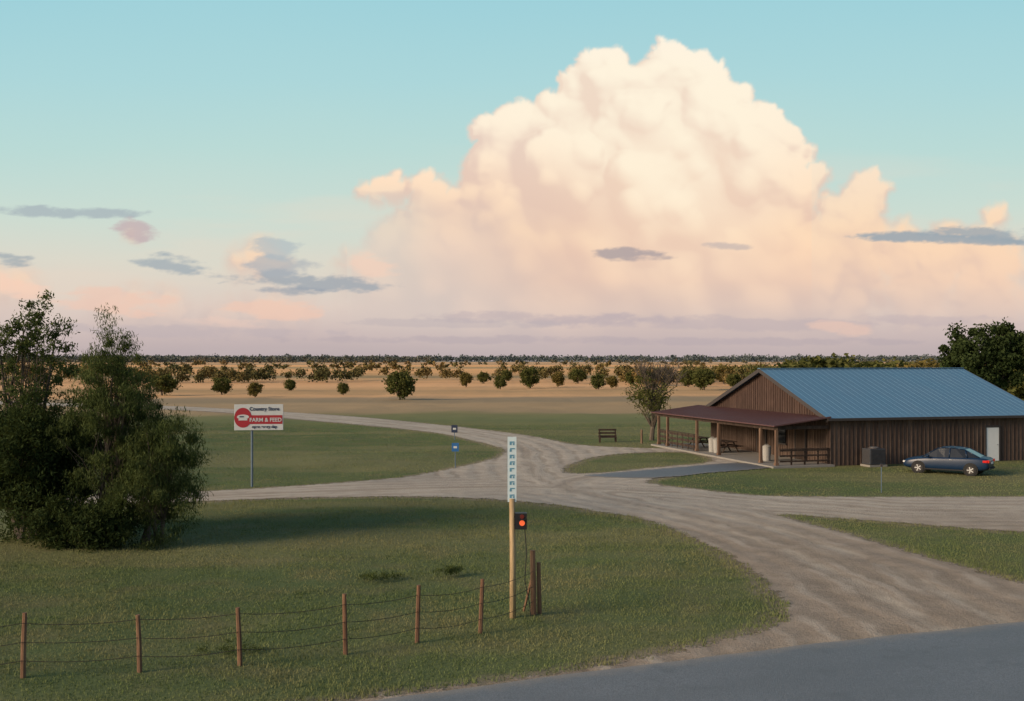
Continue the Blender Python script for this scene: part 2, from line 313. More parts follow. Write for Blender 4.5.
place('budding_tree',tree_mesh('budding_tree',21,7,(1.6,5.8,2.2,2.1),95,34,.085,M_leafmid,.26,.17,0,.5,.2,True,1,40),11.1,87.5)
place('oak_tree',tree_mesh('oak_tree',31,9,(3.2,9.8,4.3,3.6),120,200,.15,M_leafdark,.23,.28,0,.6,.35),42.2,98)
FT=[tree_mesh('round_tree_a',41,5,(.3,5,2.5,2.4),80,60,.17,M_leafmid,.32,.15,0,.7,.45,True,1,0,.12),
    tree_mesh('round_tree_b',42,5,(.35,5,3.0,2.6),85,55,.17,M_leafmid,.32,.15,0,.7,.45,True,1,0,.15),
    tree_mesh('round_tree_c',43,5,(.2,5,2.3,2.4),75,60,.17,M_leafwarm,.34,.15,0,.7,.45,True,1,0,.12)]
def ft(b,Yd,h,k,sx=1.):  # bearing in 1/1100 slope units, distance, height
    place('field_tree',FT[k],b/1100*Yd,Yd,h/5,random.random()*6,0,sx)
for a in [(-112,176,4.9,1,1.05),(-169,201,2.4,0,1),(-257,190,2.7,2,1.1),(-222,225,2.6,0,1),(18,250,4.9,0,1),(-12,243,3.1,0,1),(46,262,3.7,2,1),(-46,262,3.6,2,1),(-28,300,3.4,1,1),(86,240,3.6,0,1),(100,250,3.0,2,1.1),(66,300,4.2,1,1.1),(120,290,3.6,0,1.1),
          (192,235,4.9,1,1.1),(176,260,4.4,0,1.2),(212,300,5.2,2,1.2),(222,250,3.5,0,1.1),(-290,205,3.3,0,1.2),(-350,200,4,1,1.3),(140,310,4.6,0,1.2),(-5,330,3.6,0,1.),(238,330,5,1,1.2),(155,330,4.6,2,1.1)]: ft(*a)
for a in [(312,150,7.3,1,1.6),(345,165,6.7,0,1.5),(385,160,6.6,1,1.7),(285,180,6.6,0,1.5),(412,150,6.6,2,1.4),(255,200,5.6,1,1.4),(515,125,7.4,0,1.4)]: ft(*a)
def far_mat():
    t=NT('distant_foliage'); sep=t.n('ShaderNodeSeparateXYZ'); t.l(t.pos(),sep.inputs[0]); r=t.attr('tint').outputs['Fac']
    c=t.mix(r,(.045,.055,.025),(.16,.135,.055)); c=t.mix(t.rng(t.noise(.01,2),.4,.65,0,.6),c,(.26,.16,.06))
    c=t.mix(t.rng(sep.outputs[1],900,3300,0,.9,False),c,(.10,.125,.13)); return t.fin(t.bsdf(c,1,spec=0))  # bluish distance haze painted into the foliage base colour, growing with range
rows=[]
def belt(Y0,Y1,n,h0,h1,xa=-.6,xb=.6,cl=.0):
    for i in range(n):
        y=random.uniform(Y0,Y1); b=random.uniform(xa,xb); 
        if cl and vn(np.array([b*14+Y0]),np.array([Y0*.01]),3)[0]<cl: continue
        rows.append((b*y,y,random.uniform(h0,h1)))
belt(300,345,38,3.2,5.0,-.33,-.15); belt(330,420,40,3.5,5.5,-.15,.25,.3); belt(270,340,40,3.4,5.4,.10,.24); belt(380,520,75,4,6,-.6,.6,.42); belt(600,820,100,4,6.5,-.6,.6,.45); belt(300,420,40,4,6,-.62,-.33); belt(220,300,50,4,5.6,.24,.62)
belt(1100,1400,180,4,7,-.6,.6,.45); belt(1800,2300,260,6,9,-.6,.6,.4); belt(3600,4300,1700,17,26,-.62,.62); belt(2600,3000,800,12,19,-.62,-.08,.15)
Vs=[];Ts=[]
for (x,y,h) in rows:
    k=9 if y<600 else (5 if y<1500 else 3); w=h*(.5 if y<600 else .7 if y<2500 else 2.2)
    ang=np.random.default_rng(int(x*7+y)%9999); cent=np.column_stack([x+ang.normal(size=k)*w*.42,y+ang.normal(size=k)*w*.42,h*(.25+.5*ang.random(k))]); rad=h*.28*(.7+.6*ang.random(k))*(1 if y<2500 else 1.3)
    V,tn=leaves(cent,rad,30 if y<600 else 14,h*.075 if y<600 else h*.15,.7,0,ang); Vs.append(V);Ts.append(tn)
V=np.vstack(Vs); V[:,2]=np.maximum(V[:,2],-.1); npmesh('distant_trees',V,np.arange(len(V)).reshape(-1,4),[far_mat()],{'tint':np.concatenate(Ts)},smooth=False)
for (x,y,s) in [(-3.85,32.0,.4),(-1.9,32.8,.45),(-6.0,24.2,.2)]:
    me_c=np.array([[rng.normal()*.35,rng.normal()*.2,.10+.1*rng.random()] for _ in range(10)]); V,tn=leaves(me_c,np.full(10,.16),70,.05,.2,-1.)
    o=npmesh('weed_clump',V,np.arange(len(V)).reshape(-1,4),[M_leafbush],{'tint':tn},smooth=False); o.location=(x,y,0); o.scale=(1,1,s*2)

# ------------------------------------------------------------ wood / metal mats
def boards(name,a,b):
    t=NT(name); o=t.obj(); n1=t.noise(1,2,vec=t.vscale(o,(3.3,3.3,.05))); n2=t.noise(6,4,vec=t.vscale(o,(4,4,.35))); n3=t.noise(.6,3,vec=o)
    c=t.mix(t.rng(n1,.35,.65),a,b); c=t.mix(t.rng(n2,.35,.75,0,.6),c,tuple(x*.5 for x in a)); c=t.mix(t.rng(n3,.5,.75,0,.5),c,tuple(x*1.35 for x in b))
    return t.fin(t.bsdf(c,.85,spec=.15,bump=n2,bs=.4,bd=.02))
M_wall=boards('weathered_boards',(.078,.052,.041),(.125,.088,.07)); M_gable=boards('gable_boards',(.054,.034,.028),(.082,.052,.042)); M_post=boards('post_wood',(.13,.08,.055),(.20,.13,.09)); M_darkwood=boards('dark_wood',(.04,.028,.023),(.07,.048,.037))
M_trim=simple('dark_trim',(.05,.042,.04),.6); M_white=simple('white_paint',(.72,.72,.70),.5,var=.06); M_conc=simple('concrete',(.22,.205,.185),.9,var=.15,scale=3)
def metal_roof(name,a,b,rough=.38):
    t=NT(name); o=t.obj(); n=t.noise(.5,4,vec=t.vscale(o,(1,.3,1))); n2=t.noise(8,3,vec=o); c=t.mix(n,a,b); c=t.mix(t.rng(n2,.5,.8,0,.25),c,tuple(x*.6 for x in a))
    return t.fin(t.bsdf(c,t.rng(n,.3,.7,rough,rough+.2),.1,.4))
M_blue=metal_roof('blue_metal',(.085,.18,.27),(.115,.225,.33),.45); M_maroon=metal_roof('maroon_metal',(.085,.04,.038),(.115,.054,.05),.55)
M_black=simple('black_rubber',(.018,.018,.018),.8); M_steel=simple('galvanised_steel',(.4,.41,.42),.45,.7)
M_glassd=simple('dark_glass',(.012,.014,.017),.08,0,.5,var=.1)

# ------------------------------------------------------------ barn
barn=empty('wooden_barn',(19.2,66.4,0),math.radians(16)); L=15.3; Wd=16.; EH=2.95; RH=5.75
def wallx(name,x0,x1,y,h,sgn):
    mb=MB(); mb.box(((x0+x1)/2,y,h/2),(x1-x0,.12,h))
    x=x0+.03
    while x<x1: mb.box((x,y+sgn*.078,h/2+.002),(.055,.035,h-.02)); x+=.30
    return mb.build(name,[M_wall],barn)
wallx('front_wall',.0,L,.06,EH,-1); wallx('back_wall',.0,L,Wd-.06,EH,1)
mb=MB()
for x in (0.06,L-.06):
    sg=-1 if x<1 else 1; mb.box((x,Wd/2,(EH)/2),(.12,Wd-.26,EH),0)
    vs=[]; 
    for xx in (x-.06,x+.06): vs+=[(xx,0,EH+.002),(xx,Wd,EH+.002),(xx,Wd/2,RH-.06)]
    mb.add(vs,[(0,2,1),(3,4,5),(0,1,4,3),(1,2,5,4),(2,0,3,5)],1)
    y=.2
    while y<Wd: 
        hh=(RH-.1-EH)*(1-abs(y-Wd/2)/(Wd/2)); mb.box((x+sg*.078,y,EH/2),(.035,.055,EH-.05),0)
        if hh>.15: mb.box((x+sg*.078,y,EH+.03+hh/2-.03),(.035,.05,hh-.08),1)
        y+=.30
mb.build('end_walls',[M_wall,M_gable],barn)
sl=math.atan2(RH-EH,Wd/2); ov=.45
for sgn,nm in ((1,'front_roof_slope'),(-1,'back_roof_slope')):
    mb=MB(); ln=math.hypot(RH-EH,Wd/2)+ov; 
    def rp(t,x,off):
        yy=Wd/2-sgn*t*math.cos(sl); z=RH-t*math.sin(sl)
        return (x,yy-sgn*math.sin(sl)*off,z+math.cos(sl)*off)
    vs=[rp(0,-.4,.0),rp(0,L+.4,.0),rp(ln,L+.4,.0),rp(ln,-.4,.0),rp(0,-.4,.07),rp(0,L+.4,.07),rp(ln,L+.4,.07),rp(ln,-.4,.07)]
    mb.add(vs,[(0,1,2,3),(4,7,6,5),(0,4,5,1),(1,5,6,2),(2,6,7,3),(3,7,4,0)],0)
    x=-.38
    while x<L+.4:
        vs=[rp(.05,x,.071),rp(.05,x+.04,.071),rp(ln-.01,x+.04,.071),rp(ln-.01,x,.071),rp(.05,x+.01,.085),rp(.05,x+.03,.085),rp(ln-.01,x+.03,.085),rp(ln-.01,x+.01,.085)]
        mb.add(vs,[(0,1,2,3),(4,7,6,5),(0,4,5,1),(1,5,6,2),(2,6,7,3),(3,7,4,0)],0); x+=.46
    for xr in (-.415,L+.415):
        vs=[rp(.02,xr-.012,-.17),rp(.02,xr+.012,-.17),rp(ln,xr+.012,-.17),rp(ln,xr-.012,-.17),rp(.02,xr-.012,.08),rp(.02,xr+.012,.08),rp(ln,xr+.012,.08),rp(ln,xr-.012,.08)]
        mb.add(vs,[(0,1,2,3),(4,7,6,5),(0,4,5,1),(1,5,6,2),(2,6,7,3),(3,7,4,0)],1)
    mb.build(nm,[M_blue,M_trim],barn)
mb=MB(); mb.box((L/2,Wd/2,RH+.085),(L+.84,.34,.05)); mb.build('ridge_cap',[M_blue],barn,bevel=.01)
mb=MB(); mb.box((L/2,-.44,EH-.13),(L+.8,.03,.16)); mb.build('eave_fascia',[M_trim],barn)
mb=MB(); mb.box((11.6,-.06,1.08),(.95,.06,2.1),0); mb.box((11.08,-.07,1.1),(.1,.09,2.2),1); mb.box((12.12,-.07,1.1),(.1,.09,2.2),1); mb.box((11.6,-.07,2.21),(1.14,.09,.12),1); mb.tube([(11.95,-.15,1.05),(11.95,-.09,1.05)],[.035,.035],8,2); mb.build('white_door',[M_white,M_trim,M_steel],barn)
mb=MB()
for y in (3.2,8.2): mb.box((-.09,y,1.1),(.06,1.1,2.1),0); mb.box((-.1,y-.6,1.1),(.1,.09,2.2),1); mb.box((-.1,y+.6,1.1),(.1,.09,2.2),1)
mb.box((-.09,5.7,1.5),(.06,1.3,1.0),2); mb.box((-.1,5.7,.95),(.12,1.5,.07),1)
mb.build('porch_doors',[M_darkwood,M_trim,M_glassd],barn)
mb=MB(); mb.box((-2.05,8.6,.055),(4.1,18.2,.13)); mb.build('porch_slab',[M_conc],barn,bevel=.01)
mb=MB(); x0,x1,z0,z1,ya,yb=.0,-4.0,2.93,2.45,-.42,17.9
def slab(xa,za,xb,zb,ya,yb,t,m,o=0):
    mb.add([(xa,ya,za+o),(xa,yb,za+o),(xb,yb,zb+o),(xb,ya,zb+o),(xa,ya,za+t+o),(xa,yb,za+t+o),(xb,yb,zb+t+o),(xb,ya,zb+t+o)],[(0,3,2,1),(4,5,6,7),(0,1,5,4),(1,2,6,5),(2,3,7,6),(3,0,4,7)],m)
slab(-.17,z0,x1,z1,ya,yb,.06,0)
y=ya+.02
while y<yb-.05: slab(-.18,z0,x1+.01,z1,y,y+.05,.025,0,.061); y+=.46
mb.build('porch_roof',[M_maroon],barn)
mb=MB(); mb.box((-3.62,8.7,2.33),(.14,18.0,.22)); mb.box((-1.85,0,2.36),(3.4,.12,.2)); mb.box((-1.85,17.3,2.36),(3.4,.12,.2))
for t in (3.8,7.5,10.8,14): mb.box((-1.75,t,2.42),(3.4,.08,.12))
mb.build('porch_beams',[M_darkwood],barn)
mb=MB()
for t in (0,1.9,7.5,10.8,15.7,17.3): mb.box((-3.62,t,1.18),(.17,.17,2.12)); mb.box((-3.62,t,.2),(.24,.24,.16))
mb.build('porch_posts',[M_post],barn,bevel=.01)
mb=MB()
for z in (.35,.68,1.0): mb.box((-1.75,-.02,z),(3.3,.05,.10))
for x in (-2.6,-1.7,-.8,-.12): mb.box((x,.04,.6),(.09,.07,1.0))
mb.box((-1.75,-.0,1.09),(3.3,.14,.04))
for (a,b) in ((10.95,15.6),(15.8,17.2)):
    for z in (.4,.75,1.1): mb.box((-3.62,(a+b)/2,z),(.05,b-a,.16))
    k=a+.3
    while k<b: mb.box((-3.66,k,.65),(.04,.07,1.1)); k+=.9
mb.box((-3.62,14.1,1.24),(.16,6.2,.05))
mb.build('porch_railing',[M_darkwood],barn)
def loc(bx,by,z=0):
    c,s=math.cos(math.radians(16)),math.sin(math.radians(16)); return (19.2+bx*c-by*s,66.4+bx*s+by*c,z)
def picnic(x,y,r,z=.12):
    mb=MB(); mb.box((0,0,.75),(1.8,.75,.05)); 
    for s in (-1,1):
        mb.box((0,s*.68,.45),(1.8,.26,.04))
        mb.box((s*.65,0,.43),(.06,1.5,.09))
        for q in (-1,1): mb.tube([(s*.6,q*.62,0),(s*.6,q*.2,.73)],[.05,.05],4)
    o=mb.build('picnic_table',[M_darkwood],None); o.location=loc(x,y,z); o.rotation_euler[2]=r
picnic(-2.0,9.6,1.85); picnic(-2.1,13.5,1.85)
M_can=simple('grey_plastic',(.30,.29,.27),.6,var=.1)
def can(p,r=.27,h=.85):
    mb=MB(); mb.tube([(0,0,0),(0,0,.03),(0,0,h)],[r*.85,r*.88,r],16); mb.tube([(0,0,h),(0,0,h+.06),(0,0,h+.14)],[r*1.06,r*1.06,r*.5],16); mb.tube([(0,0,h*.35),(0,0,h*.38)],[r*.96,r*.97],16)
    mb.tube([(-.1,0,h+.13),(-.1,0,h+.18),(.1,0,h+.18),(.1,0,h+.13)],[.015]*4,5)
    mb.build('trash_can',[M_can],None,loc=p)
can(loc(-2.6,3.0,.12)); can(loc(-2.9,9.2,.12)); can(loc(-2.9,9.9,.12))
mb=MB(); mb.box((0,0,.06),(1.2,1.0,.12),2); mb.box((0,0,.62),(1.05,.85,.92),0)
for k in range(11): mb.box((0,-.435,.25+k*.075),(.95,.03,.03),1); mb.box((-.535,0,.25+k*.075),(.03,.75,.03),1)
mb.tube([(0,0,1.08),(0,0,1.15)],[.36,.34],18,1); mb.tube([(0,0,1.151),(0,0,1.16)],[.27,.27],18,3)
mb.build('air_conditioner',[simple('unit_paint',(.05,.055,.065),.5),M_trim,M_conc,M_steel],None,loc=loc(2.45,-.85,0),rotz=math.radians(16),bevel=.01)

# ------------------------------------------------------------ car
car=empty('parked_car',(24.65,62.2,.0),math.radians(145))
t=NT('car_paint'); M_paint=t.fin(t.bsdf(t.mix(t.noise(3,2,vec=t.obj()),(.006,.019,.048),(.009,.025,.058)),.3,0.,.3))
S=[(-2.33,.50,.80,.66),(-2.27,.33,.96,.80),(-2.0,.26,1.02,.86),(-1.4,.22,1.03,.895),(-.7,.2,1.01,.90),(0,.2,.99,.90),(.7,.2,.97,.90),(1.15,.21,.94,.89),(1.6,.23,.88,.87),(2.05,.25,.80,.82),(2.27,.30,.71,.70),(2.34,.40,.60,.55)]
mb=MB(); vs=[];fs=[]
for (x,zl,zt,w) in S:
    half=[(0,zl),(w*.85,zl),(w*.99,zl+.13),(w*1.0,zl+.45*(zt-zl)),(w*.975,zt-.07),(w*.86,zt-.005),(0,zt+.03)]
    ring=half+[(-a,b) for a,b in half[-2:0:-1]]
    vs+=[(x,a,b) for a,b in ring]
n=12
for i in range(len(S)-1):
    for k in range(n): fs.append((i*n+k,(i+1)*n+k,(i+1)*n+(k+1)%n,i*n+(k+1)%n))
fs.append(tuple(range(n))); fs.append(tuple((len(S)-1)*n+k for k in range(n-1,-1,-1)))
mb.add(vs,fs); mb.build('body',[M_paint],car,smooth=True,sub=2)
G=[(-1.85,.72,1.0,.70,1.02),(-1.05,.80,.98,.60,1.42),(-.55,.80,.97,.61,1.49),(.0,.80,.97,.61,1.50),(.42,.79,.96,.60,1.44),(1.22,.74,.91,.70,.94)]
mb=MB(); vs=[]
for (x,wb,zb,wt,zt) in G: vs+=[(x,wb,zb-.03),(x,wt,zt-.02),(x,wt*.8,zt),(x,-wt*.8,zt),(x,-wt,zt-.02),(x,-wb,zb-.03)]
mb.v=vs
for i in range(len(G)-1):
    for k in range(5):
        glass=(k in (0,4)) or (i in (0,4))
        mb.f.append((i*6+k,(i+1)*6+k,(i+1)*6+k+1,i*6+k+1)); mb.m.append(1 if glass else 0)
mb.build('cabin',[M_paint,M_glassd],car)
mb=MB()
for s in (1,-1):
    for i in range(len(G)-1):
        a=G[i];b=G[i+1]; mb.tube([(a[0],s*(a[3]+.005),a[4]-.01),(b[0],s*(b[3]+.005),b[4]-.01)],[.028,.028],6)
    mb.tube([(-.25,s*.815,.95),(-.28,s*.62,1.47)],[.035,.03],6); mb.tube([(-1.2,s*.80,.97),(-1.08,s*.61,1.40)],[.05,.03],6)
    mb.box((.85,s*.98,1.01),(.14,.18,.12))
mb.build('pillars_and_mirrors',[M_paint],car,smooth=True)
mb=MB()
for x in (-1.40,1.40):
    for s in (1,-1):
        mb.tube([(x,s*.885,.335),(x,s*.902,.335)],[.385,.385],24,0)
        mb.tube([(x,s*.70,.32),(x,s*.72,.32),(x,s*.915,.32),(x,s*.93,.32)],[.29,.32,.32,.30],24,0)
        mb.tube([(x,s*.925,.32),(x,s*.936,.32)],[.2,.2],20,1)
        for k in range(5):
            a=k*2*math.pi/5; mb.box((x+math.cos(a)*.1,s*.939,.32+math.sin(a)*.1),(.17,.012,.045),2,Matrix.Rotation(-a,3,'Y'))
mb.build('wheels',[M_black,M_trim,M_steel],car)
M_red=simple('tail_lamp',(.45,.015,.012),.2,emit=(.6,.02,.02),es=.25); M_lamp=simple('head_lamp',(.6,.6,.6),.15)
mb=MB()
for s in (1,-1):
    mb.box((-2.27,s*.62,.82),(.12,.34,.14),0); mb.box((-2.13,s*.835,.82),(.22,.04,.12),0)
    mb.box((2.22,s*.58,.62),(.14,.28,.10),1); mb.box((-.35,s*.90,.84),(.16,.02,.025),3);mb.box((.5,s*.90,.83),(.16,.02,.025),3)
    mb.box((0,s*.903,.28),(2.1,.03,.08),2)
mb.box((-2.34,0,.72),(.03,.5,.13),4); mb.box((-2.33,0,.42),(.06,1.3,.1),2); mb.box((2.33,0,.42),(.05,1.0,.12),2)
mb.build('lamps_and_trim',[M_red,M_lamp,M_black,M_steel,M_white],car,bevel=.01)

# ------------------------------------------------------------ fence
M_fpost=boards('fence_post_wood',(.15,.08,.05),(.22,.13,.08)); M_wire=simple('rusty_wire',(.05,.04,.033),.6,.3)
fp=[(-12.2,21.2),(-9.78,22.0),(-7.63,22.56),(-5.7,23.08),(-3.64,24.1),(-2.17,25.1),(-.75,25.9),(.55,27.7)]
mb=MB(); tops=[]
for i,(x,y) in enumerate(fp):
    P=np.array([[x,y]]); z=float(height(P,droad(P))[0]); h=1.26+random.uniform(-.09,.10); lx,ly=random.uniform(-.08,.08),random.uniform(-.04,.04)
    if i<len(fp)-1: mb.tube([(x,y,z-.2),(x+lx*.5,y,z+h*.5),(x+lx,y+ly,z+h)],[.055,.052,.045],7,0)
    tops.append((x,y,z,lx,ly))
x,y,z=tops[-1][:3]
mb.tube([(x,y,z-.2),(x-.03,y,z+1.62)],[.075,.065],8,0); mb.tube([(x+.15,y+.1,z-.2),(x+.12,y+.1,z+1.3)],[.06,.05],8,0); mb.tube([(x-.25,y+.4,z),(x+.02,y+.05,z+1.2)],[.035,.03],6,0)
for hgt in (.35,.72,1.1):
    for a,b in zip(tops[:-1],tops[1:]):
        pts=[]; sg_=.5+random.random()*.5
        for s in range(9):
            f=s/8; fa=hgt/1.3; pts.append(((a[0]+a[3]*fa)*(1-f)+(b[0]+b[3]*fa)*f,(a[1])*(1-f)+(b[1])*f-.05,(a[2]*(1-f)+b[2]*f)+hgt-.09*4*f*(1-f)*sg_))
        mb.tube(pts,[.0065]*9,4,1)
mb.build('wire_fence',[M_fpost,M_wire],None,smooth=False)

# ------------------------------------------------------------ pole with blade sign and signal
M_yw=boards('pale_post_wood',(.34,.24,.13),(.45,.33,.19)); M_signw=simple('sign_white',(.50,.60,.64),.5,var=.05); M_bluep=simple('sign_blue',(.10,.24,.34),.5)
sp=empty('post_with_signal_and_sign',(.02,27.4,0))
mb=MB(); mb.tube([(0,0,-.2),(.0,0,1.5),(-.02,0,2.95)],[.085,.08,.075],10); mb.build('wooden_post',[M_yw],sp,smooth=True)
mb=MB(); mb.tube([(-.02,.03,2.6),(-.02,.03,4.42)],[.025,.025],8,0); mb.box((-.02,-.02,3.68),(.22,.025,1.62),1)
for k in range(9):
    zc=4.36-k*.165; mb.box((-.02+.01*(k%2),-.036,zc),(.12,.004,.03),2); mb.box((-.055,-.036,zc-.045),(.05,.004,.06),2); 
    if k%3!=1: mb.box((.02,-.036,zc-.05),(.04,.004,.05),2)
mb.build('blade_sign',[M_steel,M_signw,M_bluep],sp)
mb=MB(); mb.box((.2,-.02,2.4),(.30,.24,.40),0); mb.box((.03,-.02,2.5),(.12,.06,.05),0); mb.box((.03,-.02,2.3),(.12,.06,.05),0)
mb.tube([(.23,-.14,2.36),(.23,-.155,2.36)],[.07,.07],16,1); mb.tube([(.23,-.14,2.52),(.23,-.155,2.52)],[.055,.055],16,2)
mb.box((.22,-.2,2.46),(.2,.14,.015),0)
mb.tube([(.3,-.0,2.2),(.34,0,1.6),(.3,.05,.9),(.42,.1,.3),(.45,.1,.0)],[.012]*5,5,0)
mb.build('signal_lamp',[simple('signal_black',(.015,.015,.017),.5),simple('amber_lens',(.5,.08,.03),.3,emit=(1.,.16,.05),es=.6),simple('dim_lens',(.12,.02,.015),.3)],sp)

# ------------------------------------------------------------ roadside sign
M_redp=simple('sign_red',(.33,.03,.04),.45,var=.12); M_board=simple('board_white',(.50,.52,.52),.5,var=.08); M_navy=simple('sign_navy',(.03,.04,.08),.5); M_pole=simple('sign_pole_paint',(.10,.14,.18),.5)
sg=empty('roadside_sign',(-12.75,55.4,0),math.radians(6))
mb=MB(); mb.tube([(-.35,.08,-.1),(-.35,.08,3.0)],[.06,.06],10,0); mb.box((0,.06,3.52),(2.3,.06,1.1),0); mb.build('pole',[M_pole],sg)
mb=MB(); mb.box((0,0,3.52),(2.42,.05,1.30)); mb.build('panel',[M_board],sg,bevel=.01)
mb=MB(); mb.box((.28,-.03,3.40),(1.78,.006,.44),0)
vs=[(-.78+.43*math.cos(a),-.036,3.50+.5*math.sin(a)) for a in np.linspace(0,2*math.pi,33)[:-1]]; mb.add(vs,[tuple(range(32))],0)
vs=[(-.78+.30*math.cos(a),-.040,3.54+.12*math.sin(a)) for a in np.linspace(0,2*math.pi,25)[:-1]]; mb.add(vs,[tuple(range(24))],1)
mb.box((-.78,-.043,3.40),(.44,.004,.07),1); mb.box((-.84,-.046,3.55),(.22,.004,.06),2)
mb.build('graphics',[M_redp,M_board,M_navy],sg)
def txt(s,x,z,size,mat,nm):
    cu=D.curves.new(nm,'FONT'); cu.body=s; cu.size=size; cu.align_x='CENTER'; cu.extrude=.002; cu.offset=.006; cu.materials.append(mat)
    o=D.objects.new(nm,cu); COL.objects.link(o); o.parent=sg; o.location=(x,-.042,z); o.rotation_euler=(math.pi/2,0,0)
txt('Country Store',.28,3.86,.25,M_navy,'lettering_top'); txt('FARM & FEED',.34,3.30,.27,M_board,'lettering_middle'); txt('open every day',.28,2.98,.2,M_navy,'lettering_bottom')
def smallsign(x,y,h,w,hh,mat,nm):
    mb=MB(); mb.tube([(0,.02,-.1),(0,.02,h)],[.03,.03],8,0); mb.box((0,-.02,h-hh/2),(w,.02,hh),1); mb.box((0,-.034,h-hh/2),(w*.5,.004,hh*.25),2); mb.build(nm,[M_pole,mat,M_board],None,loc=(x,y,0))
smallsign(-3.35,65.0,1.5,.42,.5,simple('blue_sign_face',(.03,.12,.30),.4),'blue_road_sign')
smallsign(-4.6,88,1.2,.5,.6,M_navy,'small_road_sign')
mb=MB(); mb.tube([(0,0,-.1),(0,0,1.25)],[.025,.025],8,0); mb.box((0,0,1.3),(.10,.06,.14),1); mb.build('marker_post',[M_pole,M_trim],None,loc=(17.9,53.3,0))
mb=MB(); mb.tube([(0,0,-.1),(0,0,1.05),(0,0,1.1)],[.09,.08,.05],8,0); mb.build('fence_post',[M_post],None,loc=(9.9,84,0))
mb=MB(); 
for z in (.5,.75,1.0): mb.box((0,.22,z),(1.4,.04,.14))
for q in (-.1,.03,.16): mb.box((0,q-.05,.42),(1.4,.11,.04))
for s in (-.62,.62): mb.box((s,.18,.5),(.09,.07,1.05)); mb.box((s,-.14,.2),(.09,.07,.42)); mb.box((s,.02,.62),(.07,.42,.05)); mb.box((s,-.14,.5),(.06,.06,.24))
mb.build('wooden_bench',[M_darkwood],None,loc=(7.4,85,0),rotz=.1)

# ------------------------------------------------------------ sky dome sector with cumulus
us=np.concatenate([np.linspace(-4,-.57,30),np.linspace(-.56,.56,1300),np.linspace(.57,4,30)]); vs_=np.concatenate([np.linspace(-.02,.36,450),np.linspace(.37,1.5,24)])
U,Vv=np.meshgrid(us,vs_); X=U*1100; Y=Vv*1100   # slope units
def L3(r,g,b): return np.array(lin(r,g,b))
def gradsky(y,stops):
    ys=[s[0] for s in stops]; cs=np.array([L3(*s[1]) for s in stops]); return np.stack([np.interp(y,ys,cs[:,i]) for i in range(3)],-1)
sk=gradsky(Y+20*(fbm(X/300+9,Y/120+9,3,2)-.5),[(-30,(172,160,164)),(5,(184,170,172)),(25,(206,188,184)),(55,(222,205,194)),(100,(220,216,202)),(150,(203,220,210)),(210,(186,218,214)),(280,(172,214,218)),(360,(160,209,218)),(700,(110,165,195)),(1600,(80,130,175))])
veil=sst(.5,.8,fbm(X/260+3,Y/38+7,5,31))*sst(250,120,Y)*.35
sk=sk*(1-veil[...,None])+L3(233,216,198)*veil[...,None]
lobes=[(84,286,24),(98,297,18),(76,264,28),(98,262,30),(148,268,40),(176,281,32),(200,252,36),(158,298,18),(243,226,32),(268,205,27),(288,203,14),(128,215,72),(190,195,78),(8,222,38),(48,234,34),(-15,222,20),(-5,185,48),(88,150,105),(208,140,98),(-62,115,58),(-105,108,42),(-110,80,50),(-12,85,85),(108,70,100),(248,80,92),(333,138,32),(352,163,24),(345,120,42),(320,85,62),(385,105,34),(412,98,30),(410,72,46),(442,104,28),(470,112,24),(497,96,22),(475,86,34),(480,143,13),(472,58,46),(-134,170,13),(-117,172,14),(-148,172,10),(-103,173,9),(-255,104,18),(-272,98,12),(-236,100,12),(-140,88,22),(-380,130,9),(-495,75,18),(-515,70,22),(-380,50,20),(-400,45,18),(-345,48,16),(-250,46,18),(-225,42,16),(-290,40,14),(560,90,40),(620,110,60),(700,90,70)]
sph=[];lr=np.random.default_rng(5)
for (x,y,r) in lobes:
    sph.append((x,y,0.,r)); n=16 if r>12 else 7
    for i in range(n):
        a=lr.uniform(0,2*math.pi); q=r*lr.uniform(.4,.92); rr=r*lr.uniform(.2,.42); zz=math.sqrt(max(r*r-q*q,0))*.8
        cx,cy=x+q*math.cos(a),y+q*math.sin(a); sph.append((cx,cy,zz,rr))
        if rr>6:
            for j in range(8):
                a2=lr.uniform(0,2*math.pi); q2=rr*lr.uniform(.4,1.); r3=rr*lr.uniform(.22,.45); sph.append((cx+q2*math.cos(a2),cy+q2*math.sin(a2),zz+math.sqrt(max(rr*rr-q2*q2,0))*.85,r3))
wx=(fbm(X/22+11,Y/22+5,5,41,.58)-.5)*15; wy=(fbm(X/22+71,Y/22+35,5,47,.58)-.5)*15
Xw=X+wx; Yw=Y+wy; E=np.full(X.shape,-99.); Dp=np.full(X.shape,-60.)
xs1=us*1100; ys1=vs_*1100
for (cx,cy,cz,r) in sph:
    m=r+16; i0,i1=np.searchsorted(xs1,[cx-m,cx+m]); j0,j1=np.searchsorted(ys1,[cy-m,cy+m])
    if i1<=i0 or j1<=j0: continue
    d2=(Xw[j0:j1,i0:i1]-cx)**2+(Yw[j0:j1,i0:i1]-cy)**2; dd=np.sqrt(d2)
    E[j0:j1,i0:i1]=np.maximum(E[j0:j1,i0:i1],r-dd)
    Dp[j0:j1,i0:i1]=np.maximum(Dp[j0:j1,i0:i1],np.where(dd<r,cz+np.sqrt(np.maximum(r*r-d2,0)),-60))
def blur(a,k):
    k=int(k); 
    for ax in (0,1):
        for _ in range(2):
            p=np.pad(a,[(k+1,k) if q==ax else (0,0) for q in (0,1)],mode='edge'); c=np.cumsum(p,axis=ax)
            a=(np.take(c,range(2*k+1,c.shape[ax]),axis=ax)-np.take(c,range(0,c.shape[ax]-2*k-1),axis=ax))/(2*k+1)
    return a
D1=blur(Dp,2); gy,gx=np.gradient(D1); D2=blur(Dp,8); gy2,gx2=np.gradient(D2); D3=blur(Dp,20)
